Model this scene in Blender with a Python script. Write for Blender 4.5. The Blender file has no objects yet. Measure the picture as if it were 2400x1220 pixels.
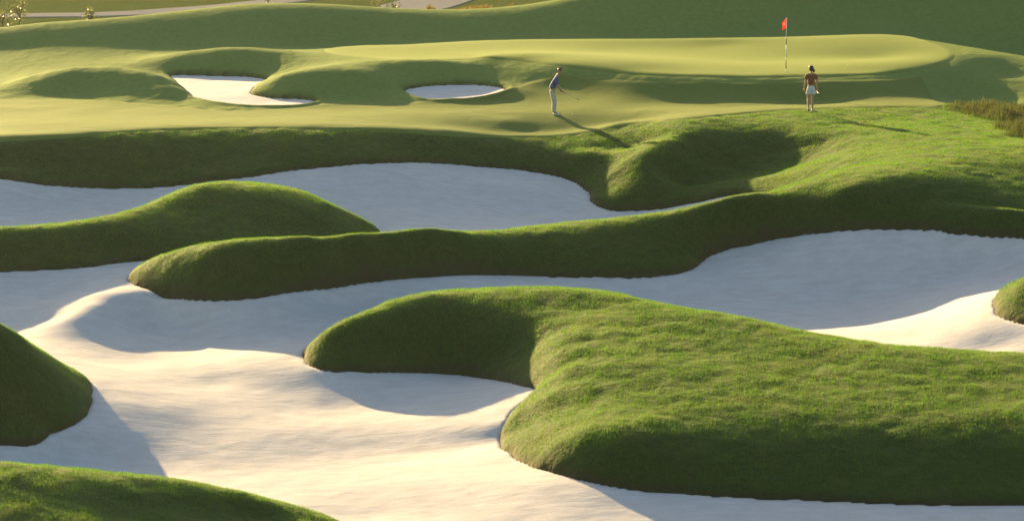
import bpy, math, random
import numpy as np
from mathutils import Vector
random.seed(4); rng = np.random.RandomState(7)
R = math.radians
scene = bpy.context.scene
COL = scene.collection

# ------------------------------------------------------------------ camera
HC, PITCH, F = 14.0, R(9.2), 7600.0
SP, CP = math.sin(PITCH), math.cos(PITCH)
SUN_AZ, SUN_EL = R(-30), R(14.2)          # azimuth from +Y (negative = left), elevation

def P(u, v, z):
    a, b = (u-1200)/F, (v-610)/F
    t = (HC-z)/(SP+b*CP)
    return (a*t, (CP-b*SP)*t, z)
def Q(u, y, z):
    d = y*CP+(HC-z)*SP
    return ((u-1200)/F*d, y, z)

def tanv(v): return math.tan(PITCH+math.atan((v-610)/F))
def shoulder(rows, slope):
    """points below a crest (u, v_crest, z_crest) seen at row v, the land falling from the crest at the given slope"""
    out = []
    for u, vc, zc, v in rows:
        yc = (HC-zc)/tanv(vc); t = (tanv(v)*yc-(HC-zc))/(slope+tanv(v)); out.append(Q(u, yc-t, zc-slope*t))
    return out

# ------------------------------------------------------------------ landform curves, surveyed as (x, y, z)
bank_top = [P(*p) for p in [(-260,345,0),(-120,337,0),(0,330,0),(150,322,0),(300,312,0),(450,306,0),(600,303,0),(750,304,0),(900,308,-.1),(1050,317,-.3),
    (1200,325,-.55),(1300,324,-.6),(1400,316,-.5),(1500,300,-.27),(1600,288,0),(1700,278,.02),(1800,270,.04),(1900,263,.05),(2000,259,.08),(2100,257,.1),(2200,258,.08),(2300,268,0),(2450,280,-.05)]]
bank_base = [P(*p) for p in [(-260,395,-.9),(-120,402,-.95),(0,415,-1.0),(80,430,-1.25),(200,440,-1.5),(300,442,-1.55),(400,437,-1.5),(500,425,-1.35),(600,412,-1.2),(700,398,-1.08),
    (800,387,-.95),(900,381,-.93),(1000,381,-1.05),(1100,388,-1.2),(1200,397,-1.4),(1280,408,-1.55),(1345,424,-1.72),(1378,450,-1.98),(1393,477,-2.22),(1420,491,-2.35),(1460,494,-2.37),(1510,493,-2.33),
    (1560,487,-2.22),(1640,472,-2.0),(1720,458,-1.8),(1800,455,-1.62)]]
arm_back = [Q(*p) for p in [(1785,109.3,-1.78),(1700,108.6,-2.1),(1600,108.1,-2.3),(1500,107.9,-2.48),(1400,107.5,-2.5),(1200,106.2,-2.52),(1000,104.6,-2.5),(900,103.5,-2.5),
    (800,102.3,-2.5),(700,101.5,-2.52),(600,101.1,-2.55),(500,100.9,-2.58),(400,100.7,-2.6),(330,100.4,-2.62),(304,99.9,-2.64)]]
arm_front = [P(*p) for p in [(296,654,-2.66),(315,666,-2.73),(345,676,-2.77),(400,688,-2.8),(500,697,-2.8),(600,694,-2.76),(700,680,-2.7),(800,667,-2.65),(900,655,-2.62),(1000,648,-2.68),(1100,644,-2.78),
    (1200,646,-2.9),(1300,648,-2.93),(1400,649,-2.97),(1500,648,-3.0),(1575,643,-3.02),(1625,630,-2.95),(1650,610,-2.8),(1680,591,-2.6),(1750,574,-2.4),(1850,555,-2.15),
    (1950,541,-1.9),(2050,536,-1.78),(2150,537,-1.75),(2250,542,-1.75),(2350,550,-1.8),(2450,560,-1.85),(2640,580,-2.0)]]
arm_crest = [P(*p) for p in [(330,622,-2.35),(400,597,-1.85),(500,575,-1.5),(600,566,-1.42),(700,564,-1.42),(800,560,-1.42),(900,555,-1.5),(1000,551,-1.6),(1100,548,-1.7),
    (1200,541,-1.85),(1300,530,-1.8),(1400,521,-1.75),(1500,514,-1.7),(1600,503,-1.6),(1700,487,-1.45),(1800,458,-1.1),(1900,425,-.75),(1960,405,-.5),(2100,385,-.3),(2250,365,-.15),
    (2400,350,-.1),(2600,345,-.1)]]
arm_line = shoulder([(500,575,-1.5,594),(600,566,-1.42,586),(700,564,-1.42,584),(800,560,-1.42,582),(900,555,-1.5,577),(1000,551,-1.6,575),(1100,548,-1.7,574),(1200,541,-1.85,572),(1300,530,-1.8,566),(1400,521,-1.75,558),(1500,514,-1.7,548),
    (1600,503,-1.6,535),(1700,487,-1.45,520),(1800,458,-1.1,495),(1900,425,-.75,465),(1960,405,-.5,460),(2100,385,-.3,448),(2250,365,-.15,437),(2400,350,-.1,425),(2600,345,-.1,420)], .12)
spur = [P(*p) for p in [(1650,306,-.17),(1590,335,-.43),(1545,370,-.78),(1508,415,-1.32),(1478,460,-1.9)]]
m1_crest = [P(*p) for p in [(-260,552,-1.7),(-120,545,-1.68),(0,539,-1.65),(100,532,-1.6),(200,520,-1.55),(300,500,-1.45),(360,475,-1.3),(430,447,-1.1),(500,436,-1.0),(570,433,-.95),(650,440,-1.05),
    (720,458,-1.25),(790,487,-1.6),(850,520,-2.0)]]
m1_sh = shoulder([(0,539,-1.65,552),(100,532,-1.6,546),(200,520,-1.55,538),(300,500,-1.45,528),(360,475,-1.3,515),(430,447,-1.1,495),(500,436,-1.,488),(570,433,-.95,485),(650,440,-1.05,488),(720,458,-1.25,500),(790,487,-1.6,520)], .15)
m1_front = [P(*p) for p in [(893,551,-2.4),(830,575,-2.45),(700,598,-2.5),(500,606,-2.55),(320,612,-2.58),(200,626,-2.62),(100,632,-2.66),(0,635,-2.68),(-120,637,-2.7),(-260,640,-2.7)]]
m1_back = [Q(*p) for p in [(-260,104.9,-2.25),(-120,105,-2.25),(0,105.4,-2.2),(200,106.8,-2.12),(300,107.9,-2.02),(450,110,-1.75),(600,110.5,-1.65),(750,109.8,-1.95),(850,108,-2.35)]]
m3_crest = [P(*p) for p in [(740,795,-3.1),(790,765,-2.75),(850,735,-2.5),(900,714,-2.4),(960,700,-2.35),(1050,688,-2.3),(1150,682,-2.25),(1250,680,-2.2),(1350,683,-2.2),(1450,695,-2.25),
    (1550,718,-2.35),(1650,735,-2.4),(1750,752,-2.5),(1850,775,-2.6),(1950,795,-2.7),(2050,808,-2.75),(2150,820,-2.8),(2250,828,-2.85),(2400,836,-2.9),(2640,845,-2.95)]]
m3_front = [P(*p) for p in [(711,826,-3.6),(715,842,-3.66),(732,855,-3.7),(770,866,-3.75),(850,870,-3.8),(930,872,-3.9),(1000,874,-4.0),(1100,882,-4.08),(1180,893,-3.92),(1230,903,-3.8),
    (1257,913,-3.75),(1235,935,-3.86),(1200,965,-4.03),(1176,1000,-4.2),(1170,1022,-4.42),(1182,1050,-4.46),(1212,1075,-4.48),(1260,1095,-4.46),(1330,1115,-4.46),(1400,1132,-4.5),
    (1500,1148,-4.58),(1600,1157,-4.65),(1750,1165,-4.7),(1900,1171,-4.75),(2050,1178,-4.75),(2200,1182,-4.75),(2400,1184,-4.75),(2640,1188,-4.75)]]
m3_line = [P(*p) for p in [(1290,1055,-4.02),(1400,1080,-4.02),(1529,1062,-3.88),(1712,1025,-3.7),(1896,1002,-3.56),(2079,993,-3.5),(2400,1010,-3.55),(2640,1015,-3.6)]]
m3_back = [Q(*p) for p in [(2640,90.1,-3.5),(2400,90.2,-3.5),(2150,90.8,-3.65),(1950,92.1,-3.78),(1750,94,-3.8),(1550,95.5,-3.65),(1350,97,-3.5),(1150,97.2,-3.4),(960,96.3,-3.4),(850,94.8,-3.45),
    (790,93.8,-3.5),(735,92.9,-3.55)]]
m4_crest = [P(*p) for p in [(-260,700,-1.5),(-100,735,-1.6),(0,768,-1.9),(50,795,-2.3),(100,828,-2.85),(150,865,-3.35),(190,905,-3.75)]]
m4_front = [P(*p) for p in [(214,937,-3.95),(205,965,-4.1),(180,990,-4.2),(130,1015,-4.35),(70,1032,-4.4),(0,1043,-4.5),(-100,1052,-4.55),(-260,1060,-4.6)]]
m4_back = [Q(*p) for p in [(-260,93.5,-3.5),(-120,93,-3.5),(0,92.5,-3.5),(80,91.5,-3.6),(150,90.3,-3.7),(205,89,-3.78)]]
m5_crest = [P(*p) for p in [(-260,1080,-3.5),(-100,1083,-3.5),(0,1090,-3.6),(100,1098,-3.75),(200,1107,-3.9),(300,1117,-4.05),(400,1130,-4.2),(500,1147,-4.4),(600,1172,-4.6),(700,1200,-4.85),(770,1220,-5.0)]]
m5_front = [Q(*p) for p in [(835,76.4,-5.25),(820,74.4,-5.35),(700,72,-5.5),(300,68,-5.6),(-100,66,-5.6),(-280,66,-5.6)]]
m5_back = [Q(*p) for p in [(-280,80.3,-4.85),(0,80.5,-4.9),(200,80.7,-4.95),(400,80.6,-5.0),(600,79.6,-5.05),(770,78.2,-5.15)]]
m6_crest = [P(*p) for p in [(2350,680,-2.3),(2400,660,-1.9),(2450,645,-1.7),(2560,625,-1.5)]]
m6_front = [P(*p) for p in [(2328,713,-2.7),(2340,735,-2.76),(2370,748,-2.8),(2400,756,-2.82),(2480,770,-2.85),(2640,780,-2.85)]]
m6_back = [Q(*p) for p in [(2640,97.4,-2.4),(2500,97.2,-2.45),(2400,96.9,-2.55),(2340,96.2,-2.66)]]

# far bunkers, green and hill
fb1 = [P(*p) for p in [(402,177,.5),(430,176,.5),(520,178,.5),(580,180,.5),(622,187,.5),(603,199,.45),(590,211,.4),(587,218,.36),(600,223,.33),(640,229,.3),(700,232,.28),(738,236,.26),(732,242,.22),
    (700,248,.18),(640,250,.17),(580,249,.18),(520,243,.22),(470,234,.25),(452,228,.28),(435,212,.35),(415,193,.42)]]
fb2 = [P(*p) for p in [(949,212,.42),(975,205,.46),(1020,200,.47),(1080,198,.48),(1140,200,.47),(1187,210,.42),(1150,225,.3),(1100,233,.24),(1050,236,.2),(1000,234,.24),(970,225,.32)]]
green_edge = [P(*p) for p in [(760,123,1.05),(790,135,1.05),(870,144,1.05),(950,147,1.1),(1050,147,1.1),(1180,149,1.1),(1300,158,1.1),(1400,172,.97),(1500,180,.92),(1600,184,.89),(1750,186,.87),
    (1900,185,.85),(2050,180,.88),(2150,170,.94),(2210,155,1.03),(2238,138,1.15),(2222,120,1.28),(2180,105,1.38),(2130,92,1.42),(2080,87,1.52),(1900,91,1.45),(1700,95,1.4),(1500,97,1.36),(1250,98,1.34),(1100,103,1.28),
    (950,110,1.2),(850,113,1.12),(785,117,1.08)]]
hc = lambda u: 138+4*min(1,max(0,(u-250)/350))
hill_crest = [Q(u,hc(u),14-hc(u)*tanv(v)) for u,v in [(-300,95),(-150,82),(0,68),(100,56),(200,50),(300,42),(400,33),(500,22),(600,15),(700,12),(800,15),(900,21),(1000,26),(1100,25),
    (1200,18),(1300,3),(1400,-18)]]+[Q(*p) for p in [(1600,144,3.6),(1800,146,4.3),(2000,147.5,4.9),(2400,149,5.2),(2800,150,5.2)]]
hill_base = [P(*p) for p in [(-200,118,.95),(0,119,.95),(150,127,.92),(300,134,.88),(600,127,.95)]]+[Q(*p) for p in [(760,137,.85),(1000,137.5,.95),(1300,138,1.1),(1600,138.5,1.15),
    (1900,139,1.2),(2100,139,1.1),(2300,139.5,.4),(2500,140,.1),(2700,140,0)]]
far_pts = [Q(u,165,z) for u,z in [(-300,-1),(0,-1.1),(300,-1.2),(600,-1.3),(900,-1.3),(1200,-.9),(1500,.6),(1900,3.),(2400,3.8),(2800,3.8)]]+\
          [Q(u,185,z) for u,z in [(-300,-1.5),(0,-1.5),(400,-1.5),(800,-1.5),(1200,-1.5),(1600,-.5),(2000,1.5),(2500,2)]]+[Q(u,205,-1.6) for u in range(-300,2900,400)]
turf_pts = [P(*p) for p in [
    # fairway
    (0,300,.02),(300,290,.0),(600,285,0),(900,285,-.02),(1200,295,-.28),(1450,290,-.2),(0,260,.05),(300,265,.03),(600,268,.02),(900,270,.0),(1200,270,-.1),(1500,270,-.05),(1700,262,.02),(1900,255,.05),
    # apron under the green
    (1350,250,.02),(1600,250,.06),(1900,245,.07),(2150,240,.15),(1400,225,.27),(1600,222,.4),(1900,222,.4),(2100,215,.45),(2250,200,.45),(1350,200,.55),(2350,220,.15),(2350,180,.55),(2450,230,.1),(2500,190,.5),(2300,250,-.2),
    # crest on the far right of the green
    (2300,133,1.18),(2400,151,.85),(2550,168,.7),
    # left swells
    (0,240,.1),(100,240,.1),(220,242,.12),(0,205,.3),(60,185,.65),(150,169,1.0),(250,165,1.1),(330,169,1.05),(390,184,.85),(425,207,.6),(150,225,.2),(250,232,.2),(330,238,.2),(420,246,.14),(0,170,.45),
    (60,140,.75),(200,150,.72),(330,143,.85),(-150,180,.3),(-150,240,.1),
    # rim of the left far bunker
    (370,135,.95),(430,128,1.2),(520,126,1.3),(600,126,1.3),(680,130,1.22),(730,128,1.15),(690,150,1.0),
    # swell between the far bunkers
    (610,196,.6),(650,182,.95),(700,170,1.1),(760,160,1.17),(820,156,1.17),(720,210,.6),(800,205,.6),(850,180,.95),(780,245,.17),(850,240,.15),(760,226,.36),(950,246,.1),(1050,246,.08),(1150,238,.12),
    (560,258,.08),(680,256,.08),
    # rim of the right far bunker
    (900,160,1.1),(960,150,1.2),(1030,141,1.26),(1130,136,1.3),(1200,140,1.25),(1260,149,1.15),(1300,162,1.05),(1230,200,.5),(1270,180,.8),
    # green surface
    (1000,128,1.13),(1200,125,1.2),(1400,130,1.12),(1600,178,.92),(1750,180,.9),(1900,179,.9),(1500,174,.96),(2030,174,.91),(1600,140,1.03),(1750,150,.95),(1900,150,.98),(2050,145,1.0),(2000,115,1.3),(1850,115,1.24),(1700,112,1.2),(1500,112,1.22),(1250,108,1.28),(2150,130,1.2),
    # bowl right of the spur
    (1415,400,-1.36),(1437,445,-1.82),(1380,360,-.88),(1530,320,-.4),(1470,360,-.95),(1400,340,-.75),(1640,380,-1.1),(1568,430,-1.66),(1700,304,-.2),(1800,312,-.28),(1900,322,-.32),(1905,385,-1.02),(1700,370,-.98),(1700,430,-1.52),(1600,400,-1.28),(1600,450,-1.92),(1800,370,-1.02),(1850,400,-1.25),(1960,350,-.5),(1965,385,-.62),
    (1800,430,-1.38),(2000,300,-.15),(2100,300,-.12),(2100,340,-.2),(2300,300,-.08),(2300,335,-.12),(2200,370,-.2),(2500,320,-.1),
    # big front mound
    (1000,780,-3.0),(1150,790,-3.0),(1290,930,-3.42),(1290,1000,-3.78),
    ]]+[Q(u,y,z) for u,pr in [(1400,[(91.5,-2.4),(90,-2.56),(88.5,-2.74),(87,-2.93),(85.5,-3.12),(83,-3.45)]),(1310,[(92,-2.38),(90.5,-2.55),(89.2,-2.72),(88,-2.88),(86.5,-3.1)]),(1600,[(89.5,-2.56),(87,-2.85),(84,-3.2),(82,-3.46)]),(1800,[(88,-2.72),(85.5,-2.98),(83,-3.3)]),(2000,[(86.5,-2.9),(84,-3.18)]),(2250,[(85.5,-2.98),(83.2,-3.25)]),(2500,[(85.3,-3.05),(83,-3.3)])] for y,z in pr]+[P(*p) for p in [# bottom left mound
    (0,1220,-4.1),(300,1215,-4.5),(600,1215,-4.95)]]+[Q(*p) for p in [(1850,110.3,-1.42),(-100,71,-4.6),(300,72,-4.8),(600,75,-5.05),]]
sand_pts = [P(*p) for p in [(1000,540,-2.4),(1250,500,-2.35),(1000,450,-1.7),(700,450,-1.5),(1250,440,-1.75),(1500,512,-2.5),(0,500,-1.95),(150,480,-1.85),(-200,480,-1.8),
    (1750,620,-2.8),(2000,600,-2.5),(2000,680,-3.35),(2000,760,-3.7),(2300,600,-2.45),(2300,665,-2.85),(2290,700,-2.82),(2200,720,-3.2),(2120,740,-3.5),(2150,790,-3.45),(2350,810,-3.35),(1750,700,-3.5),(1500,680,-3.35),(1200,665,-3.15),
    (1000,670,-3.1),(800,720,-3.25),(650,760,-3.4),(650,838,-3.7),(500,800,-3.82),(350,760,-3.62),(420,780,-3.75),(400,720,-3.25),(265,688,-2.82),(225,712,-2.95),(185,738,-3.15),(120,700,-3.2),(120,750,-3.42),(0,700,-3.2),(-150,700,-3.2),(0,740,-3.42),(40,780,-3.64),
    (300,850,-3.95),(500,900,-4.15),(700,900,-4.05),(700,1000,-4.5),(900,950,-4.35),(1000,925,-4.15),(1130,940,-4.05),(600,1100,-4.95),(1000,1060,-4.7),(1000,1180,-5.0),(1300,1200,-4.85),(1700,1210,-4.85),(2200,1215,-4.9),
    (430,1000,-4.5),(300,1060,-4.75),(100,1070,-4.8),(800,1220,-5.2),(500,240,.24),(520,210,.33),(650,240,.2),(480,190,.42),(1050,218,.3),(1100,215,.32)]]+[Q(u,70,-5.7) for u in (1000,1500,2000,2500)]+[Q(u,66,-5.8) for u in (0,800,1600,2400)]+[Q(2640,92,-3.1),Q(2640,100,-2.5)]

m1 = m1_front+m1_back; m3 = m3_front+m3_back; m4 = m4_front+m4_back; m5 = m5_front+m5_back; m6 = m6_front+m6_back
sand_main = [(-27,bank_base[0][1],-.9)]+bank_base+arm_back+arm_front+[(27,arm_front[-1][1],-2.3),(27,64,-5.8),(-27,64,-5.8)]
fairway_edge = [P(*p) for p in [(-260,241,.1),(0,240,.1),(110,240,.1),(220,243,.1),(330,249,.1),(430,257,.08),(540,265,.05),(650,262,.05),(780,253,.08),(950,248,.08),(1080,242,.08),(1180,226,.2),(1245,203,.45),(1285,182,.8),(1320,168,.9),
    (1420,178,.8),(1600,189,.8),(1800,191,.8),(1950,189,.8),(2080,184,.82),(2170,176,.85),(2160,205,.42),(2190,235,.15),(2210,250,.1)]]+list(reversed([P(u,v+2,z) for (u,v,z) in
    [(-260,345,0),(-120,337,0),(0,330,0),(150,322,0),(300,312,0),(450,306,0),(600,303,0),(750,304,0),(900,308,-.1),(1050,317,-.3),(1200,325,-.55),(1300,324,-.6),(1400,313,-.5),(1500,297,-.27),(1600,285,0),(1700,275,.02),(1800,267,.04),(1900,262,.05),(2000,258,.08),(2100,256,.1),(2200,257,.08)]]))

def catmull(pts, step, closed=False):
    p = np.array(pts, float); n = len(p); out = []
    segs = n if closed else n-1
    for i in range(segs):
        g = (lambda k: p[k % n]) if closed else (lambda k: p[min(max(k, 0), n-1)])
        p0, p1, p2, p3 = g(i-1), g(i), g(i+1), g(i+2)
        L = np.linalg.norm(p2-p1); m = max(1, int(round(L/step)))
        # centripetal parametrisation
        t0 = 0; t1 = t0+max(np.linalg.norm(p1-p0), 1e-3)**.5; t2 = t1+max(L, 1e-3)**.5; t3 = t2+max(np.linalg.norm(p3-p2), 1e-3)**.5
        for k in range(m):
            t = t1+(t2-t1)*k/m
            A1 = (t1-t)/(t1-t0)*p0+(t-t0)/(t1-t0)*p1; A2 = (t2-t)/(t2-t1)*p1+(t-t1)/(t2-t1)*p2; A3 = (t3-t)/(t3-t2)*p2+(t-t2)/(t3-t2)*p3
            B1 = (t2-t)/(t2-t0)*A1+(t-t0)/(t2-t0)*A2; B2 = (t3-t)/(t3-t1)*A2+(t-t1)/(t3-t1)*A3
            out.append((t2-t)/(t2-t1)*B1+(t-t1)/(t2-t1)*B2)
    if not closed: out.append(p[-1])
    return np.array(out)

BETA = 1.5
YS = 1.6   # curvature weighting: the land rolls over faster along the view than across it
class TPS:
    def __init__(s, pts, lam=2e-4):
        p = np.array(pts, float)
        keep = []; seen = {}
        for i, q in enumerate(p):
            k = (int(q[0]/.3), int(q[1]/.3))
            if k in seen: continue
            seen[k] = 1; keep.append(i)
        p = p[keep]; s.c = p[:, :2]/30.0; n = len(p)
        s.c[:, 1] *= YS
        d = ((s.c[:, None]-s.c[None])**2).sum(2)
        K = -(d+1e-12)**(BETA/2)-lam*1e-3*np.eye(n)
        Pm = np.c_[np.ones(n), s.c]
        A = np.block([[K, Pm], [Pm.T, np.zeros((3, 3))]])
        s.w = np.linalg.solve(A, np.r_[p[:, 2], 0, 0, 0]); s.n = n
    def __call__(s, x, y):
        sh = x.shape; q = np.c_[x.ravel(), y.ravel()*YS].astype(np.float32)/30.0; out = np.empty(len(q), np.float32)
        c = s.c.astype(np.float32); w = s.w
        for a in range(0, len(q), 8000):
            b = q[a:a+8000]
            d = (b[:, :1]-c[None, :, 0])**2+(b[:, 1:]-c[None, :, 1])**2
            d = d.astype(np.float64)
            out[a:a+8000] = (-(d+1e-12)**(BETA/2))@w[:s.n]+w[s.n]+b@w[s.n+1:]
        return out.reshape(sh)

edges = [(bank_base, .7), (arm_back, .7), (arm_front, .6), (m1_front, .7), (m1_back, .8), (m3_front, .5), (m3_back, .9), (m4_front, .5), (m4_back, .8), (m5_front, 1), (m5_back, 1), (m6_front, .5), (m6_back, .7)]
backs = [[(x, y+.9, z+.03) for x, y, z in bank_top]]+[[(x, y+1.3, z-.4) for x, y, z in hill_crest], [(x, y+7, z-1.5) for x, y, z in hill_crest[:15]]]+[[(x, y+1.0, z-tanv_xyz-.1) for (x, y, z) in c for tanv_xyz in [(HC-z)/y]] for c in (m1_crest, arm_crest[1:-6], m3_crest, m4_crest[:4])]
tp = backs+[bank_top, m1_sh, arm_crest, arm_line, spur, m1_crest, m3_crest, m3_line, m4_crest, m5_crest, m6_crest, hill_crest, hill_base]
T_list = [catmull(c, s) for c, s in edges]+[catmull(c, .8) for c in tp]+[catmull(fb1, .6, True), catmull(fb2, .6, True), catmull(green_edge, 1.0, True), np.array(turf_pts), np.array(far_pts)]
S_list = [catmull(c, s) for c, s in edges]+[catmull(fb1, .6, True), catmull(fb2, .6, True), np.array(sand_pts)]
tpsT, tpsS = TPS(np.vstack(T_list)), TPS(np.vstack(S_list))
print('tps', tpsT.n, tpsS.n)

# ------------------------------------------------------------------ grid
def arange(a, b, s): return list(np.arange(a, b-1e-6, s))
gx = np.array(arange(-40, -27, .8)+arange(-27, 27, .105)+arange(27, 40.1, .8))
gy = np.array(arange(61, 64, .5)+arange(64, 122, .1)+arange(122, 128, .14)+arange(128, 150, .16)+arange(150, 170, .3)+arange(170, 216, .8))
X, Y = np.meshgrid(gx, gy)

def sdist(X, Y, poly, pad=1.5):
    """signed distance (positive inside) to a closed outline, clipped beyond pad"""
    p = np.array(poly)[:, :2]; out = np.full(X.shape, -float(pad))
    m = (X > p[:, 0].min()-pad) & (X < p[:, 0].max()+pad) & (Y > p[:, 1].min()-pad) & (Y < p[:, 1].max()+pad)
    x, y = X[m], Y[m]; best = np.full(x.shape, 1e9); ins = np.zeros(x.shape, bool)
    for i in range(len(p)):
        a, b = p[i], p[(i+1) % len(p)]; e = b-a; L = (e**2).sum()+1e-12
        t = np.clip(((x-a[0])*e[0]+(y-a[1])*e[1])/L, 0, 1)
        best = np.minimum(best, (x-a[0]-t*e[0])**2+(y-a[1]-t*e[1])**2)
        c = (a[1] > y) != (b[1] > y)
        ins ^= c & (x < (b[0]-a[0])*(y-a[1])/(b[1]-a[1]+1e-15)+a[0])
    d = np.sqrt(best); out[m] = np.where(ins, d, -d)
    return out

def lattice(X, Y, s, seed):
    r = np.random.RandomState(seed); N = 256; tab = r.uniform(-1, 1, (N, N))
    x, y = X/s+1000, Y/s+1000; i, j = np.floor(x).astype(int), np.floor(y).astype(int); fx, fy = x-i, y-j
    fx = fx**3*(fx*(fx*6-15)+10); fy = fy**3*(fy*(fy*6-15)+10)
    g = lambda a, b: tab[a % N, b % N]
    return (g(i, j)*(1-fx)+g(i+1, j)*fx)*(1-fy)+(g(i, j+1)*(1-fx)+g(i+1, j+1)*fx)*fy
def rough2(X, Y, s, seed):      # turned lattice, so no grid direction shows
    c, sn = math.cos(.6+seed), math.sin(.6+seed)
    return lattice(X*c-Y*sn, X*sn+Y*c, s, seed)

def fineP(c, closed): return catmull(c, .15, closed)
poly_main = [tuple(q) for q in np.vstack([fineP(bank_base, False), fineP(arm_back, False), fineP(arm_front, False)])]
poly_main = [(-27, bank_base[0][1], 0)]+poly_main+[(27, arm_front[-1][1], 0), (27, 64, 0), (-27, 64, 0)]
mound_polys = [catmull(m, .15, True) for m in (m1, m3, m4, m5, m6)]
jit = .045*rough2(X, Y, .5, 11)+.015*rough2(X, Y, .26, 12)       # ragged turf edge
d_main = sdist(X, Y, poly_main)
d_m = [sdist(X, Y, p)+jit for p in mound_polys]
d_f = [sdist(X, Y, catmull(f, .15, True))+jit*.6 for f in (fb1, fb2)]
d_sand = d_main+jit
for d in d_m: d_sand = np.minimum(d_sand, -d)
d_any = np.maximum(np.maximum(d_sand, d_f[0]), d_f[1])     # positive in sand
D = -d_any                                                   # positive in turf
def blur(A, m, axis):
    n3 = int(m*3); k = np.arange(-n3, n3+1); w = np.exp(-k*k/(2*m*m)); w /= w.sum(); B = np.zeros_like(A)
    P_ = np.pad(A, [(n3, n3) if a == axis else (0, 0) for a in (0, 1)], 'edge')
    for i, q in enumerate(w): B += q*(P_[i:i+A.shape[0]] if axis == 0 else P_[:, i:i+A.shape[1]])
    return B
T0, S0 = [blur(blur(f(X, Y), 2.6, 0), 2.6, 1) for f in (tpsT, tpsS)]
d_green = sdist(X, Y, catmull(green_edge, .3, True), 3)
d_fair = sdist(X, Y, catmull(fairway_edge, .4, True), 3)
d_fair = np.minimum(d_fair, -d_green-.5)
sm = lambda a, b, x: (lambda t: t*t*(3-2*t))(np.clip((x-a)/(b-a), 0, 1))
mown = np.clip(sm(-.3, .2, d_green)+sm(-.2, .5, d_fair), 0, 1)
und = .012*rough2(X, Y, 2.6, 1)+.013*rough2(X, Y, 1.1, 2)+.02*rough2(X, Y, .55, 3)+.012*rough2(X, Y, .3, 4)
farfade = 1-.75*sm(118, 135, Y)
fine_m = .012*rough2(X, Y, 3.5, 5)+(.004+.006*sm(-.2, .5, d_fair))*rough2(X, Y, 1.2, 6)+.005*sm(-.2, .5, d_fair)*rough2(X, Y, .55, 7)
lipw = sm(0, .8, D)
T = T0+(und*(1-mown)*farfade)*lipw+fine_m*mown
sund = .02*rough2(X, Y, 2.2, 21)+.008*rough2(X, Y, .8, 22)+.004*rough2(X, Y, .4, 23)
S = S0+sund*sm(0, .5, -D)
lip = .10*np.sqrt(np.clip(D, 0, .25)/.25)
near = D > 0
core = np.where(D > 0, np.maximum(T, S0-.02+.25*np.clip(D, 0, 1))+lip, S0+1.6*D)
far_in = np.where(Y > 118, sm(.1, .45, D), sm(.6, 1.4, D))
Tm = np.where(D > 0, core*(1-far_in)+(T+lip)*far_in, core)
Sm = np.where(D > 0, S0-2.0*D, S)
def trend(y): return np.interp(y, [-40, 0, 30, 58, 64, 80, 100, 110, 120, 140, 165, 180, 3000], [13, 12.3, 6, -4, -5.6, -4.8, -3, -1.5, 0, .6, -1, -1.6, -1.6])
edge_w = np.clip(sm(25.5, 37, np.abs(X))+sm(200, 213, Y)+(1-sm(61.2, 64.5, Y)), 0, 1)
Z0 = trend(Y)
Tm = Tm*(1-edge_w)+Z0*edge_w; Sm = Sm*(1-edge_w)+Z0*edge_w
H = np.where(D > 0, Tm, Sm)

def height(x, y):
    i = np.clip(np.searchsorted(gx, x)-1, 0, len(gx)-2); j = np.clip(np.searchsorted(gy, y)-1, 0, len(gy)-2)
    a = (x-gx[i])/(gx[i+1]-gx[i]); b = (y-gy[j])/(gy[j+1]-gy[j])
    return float((H[j, i]*(1-a)+H[j, i+1]*a)*(1-b)+(H[j+1, i]*(1-a)+H[j+1, i+1]*a)*b)
def on_ground(u, v, y0=62):
    a, b = (u-1200)/F, (v-610)/F; dx, dy, dz = a, CP-b*SP, -SP-b*CP
    t = y0/dy
    while t*dy < 214:
        if HC+t*dz <= height(t*dx, t*dy): break
        t += .05
    return Vector((t*dx, t*dy, height(t*dx, t*dy)))

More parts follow.
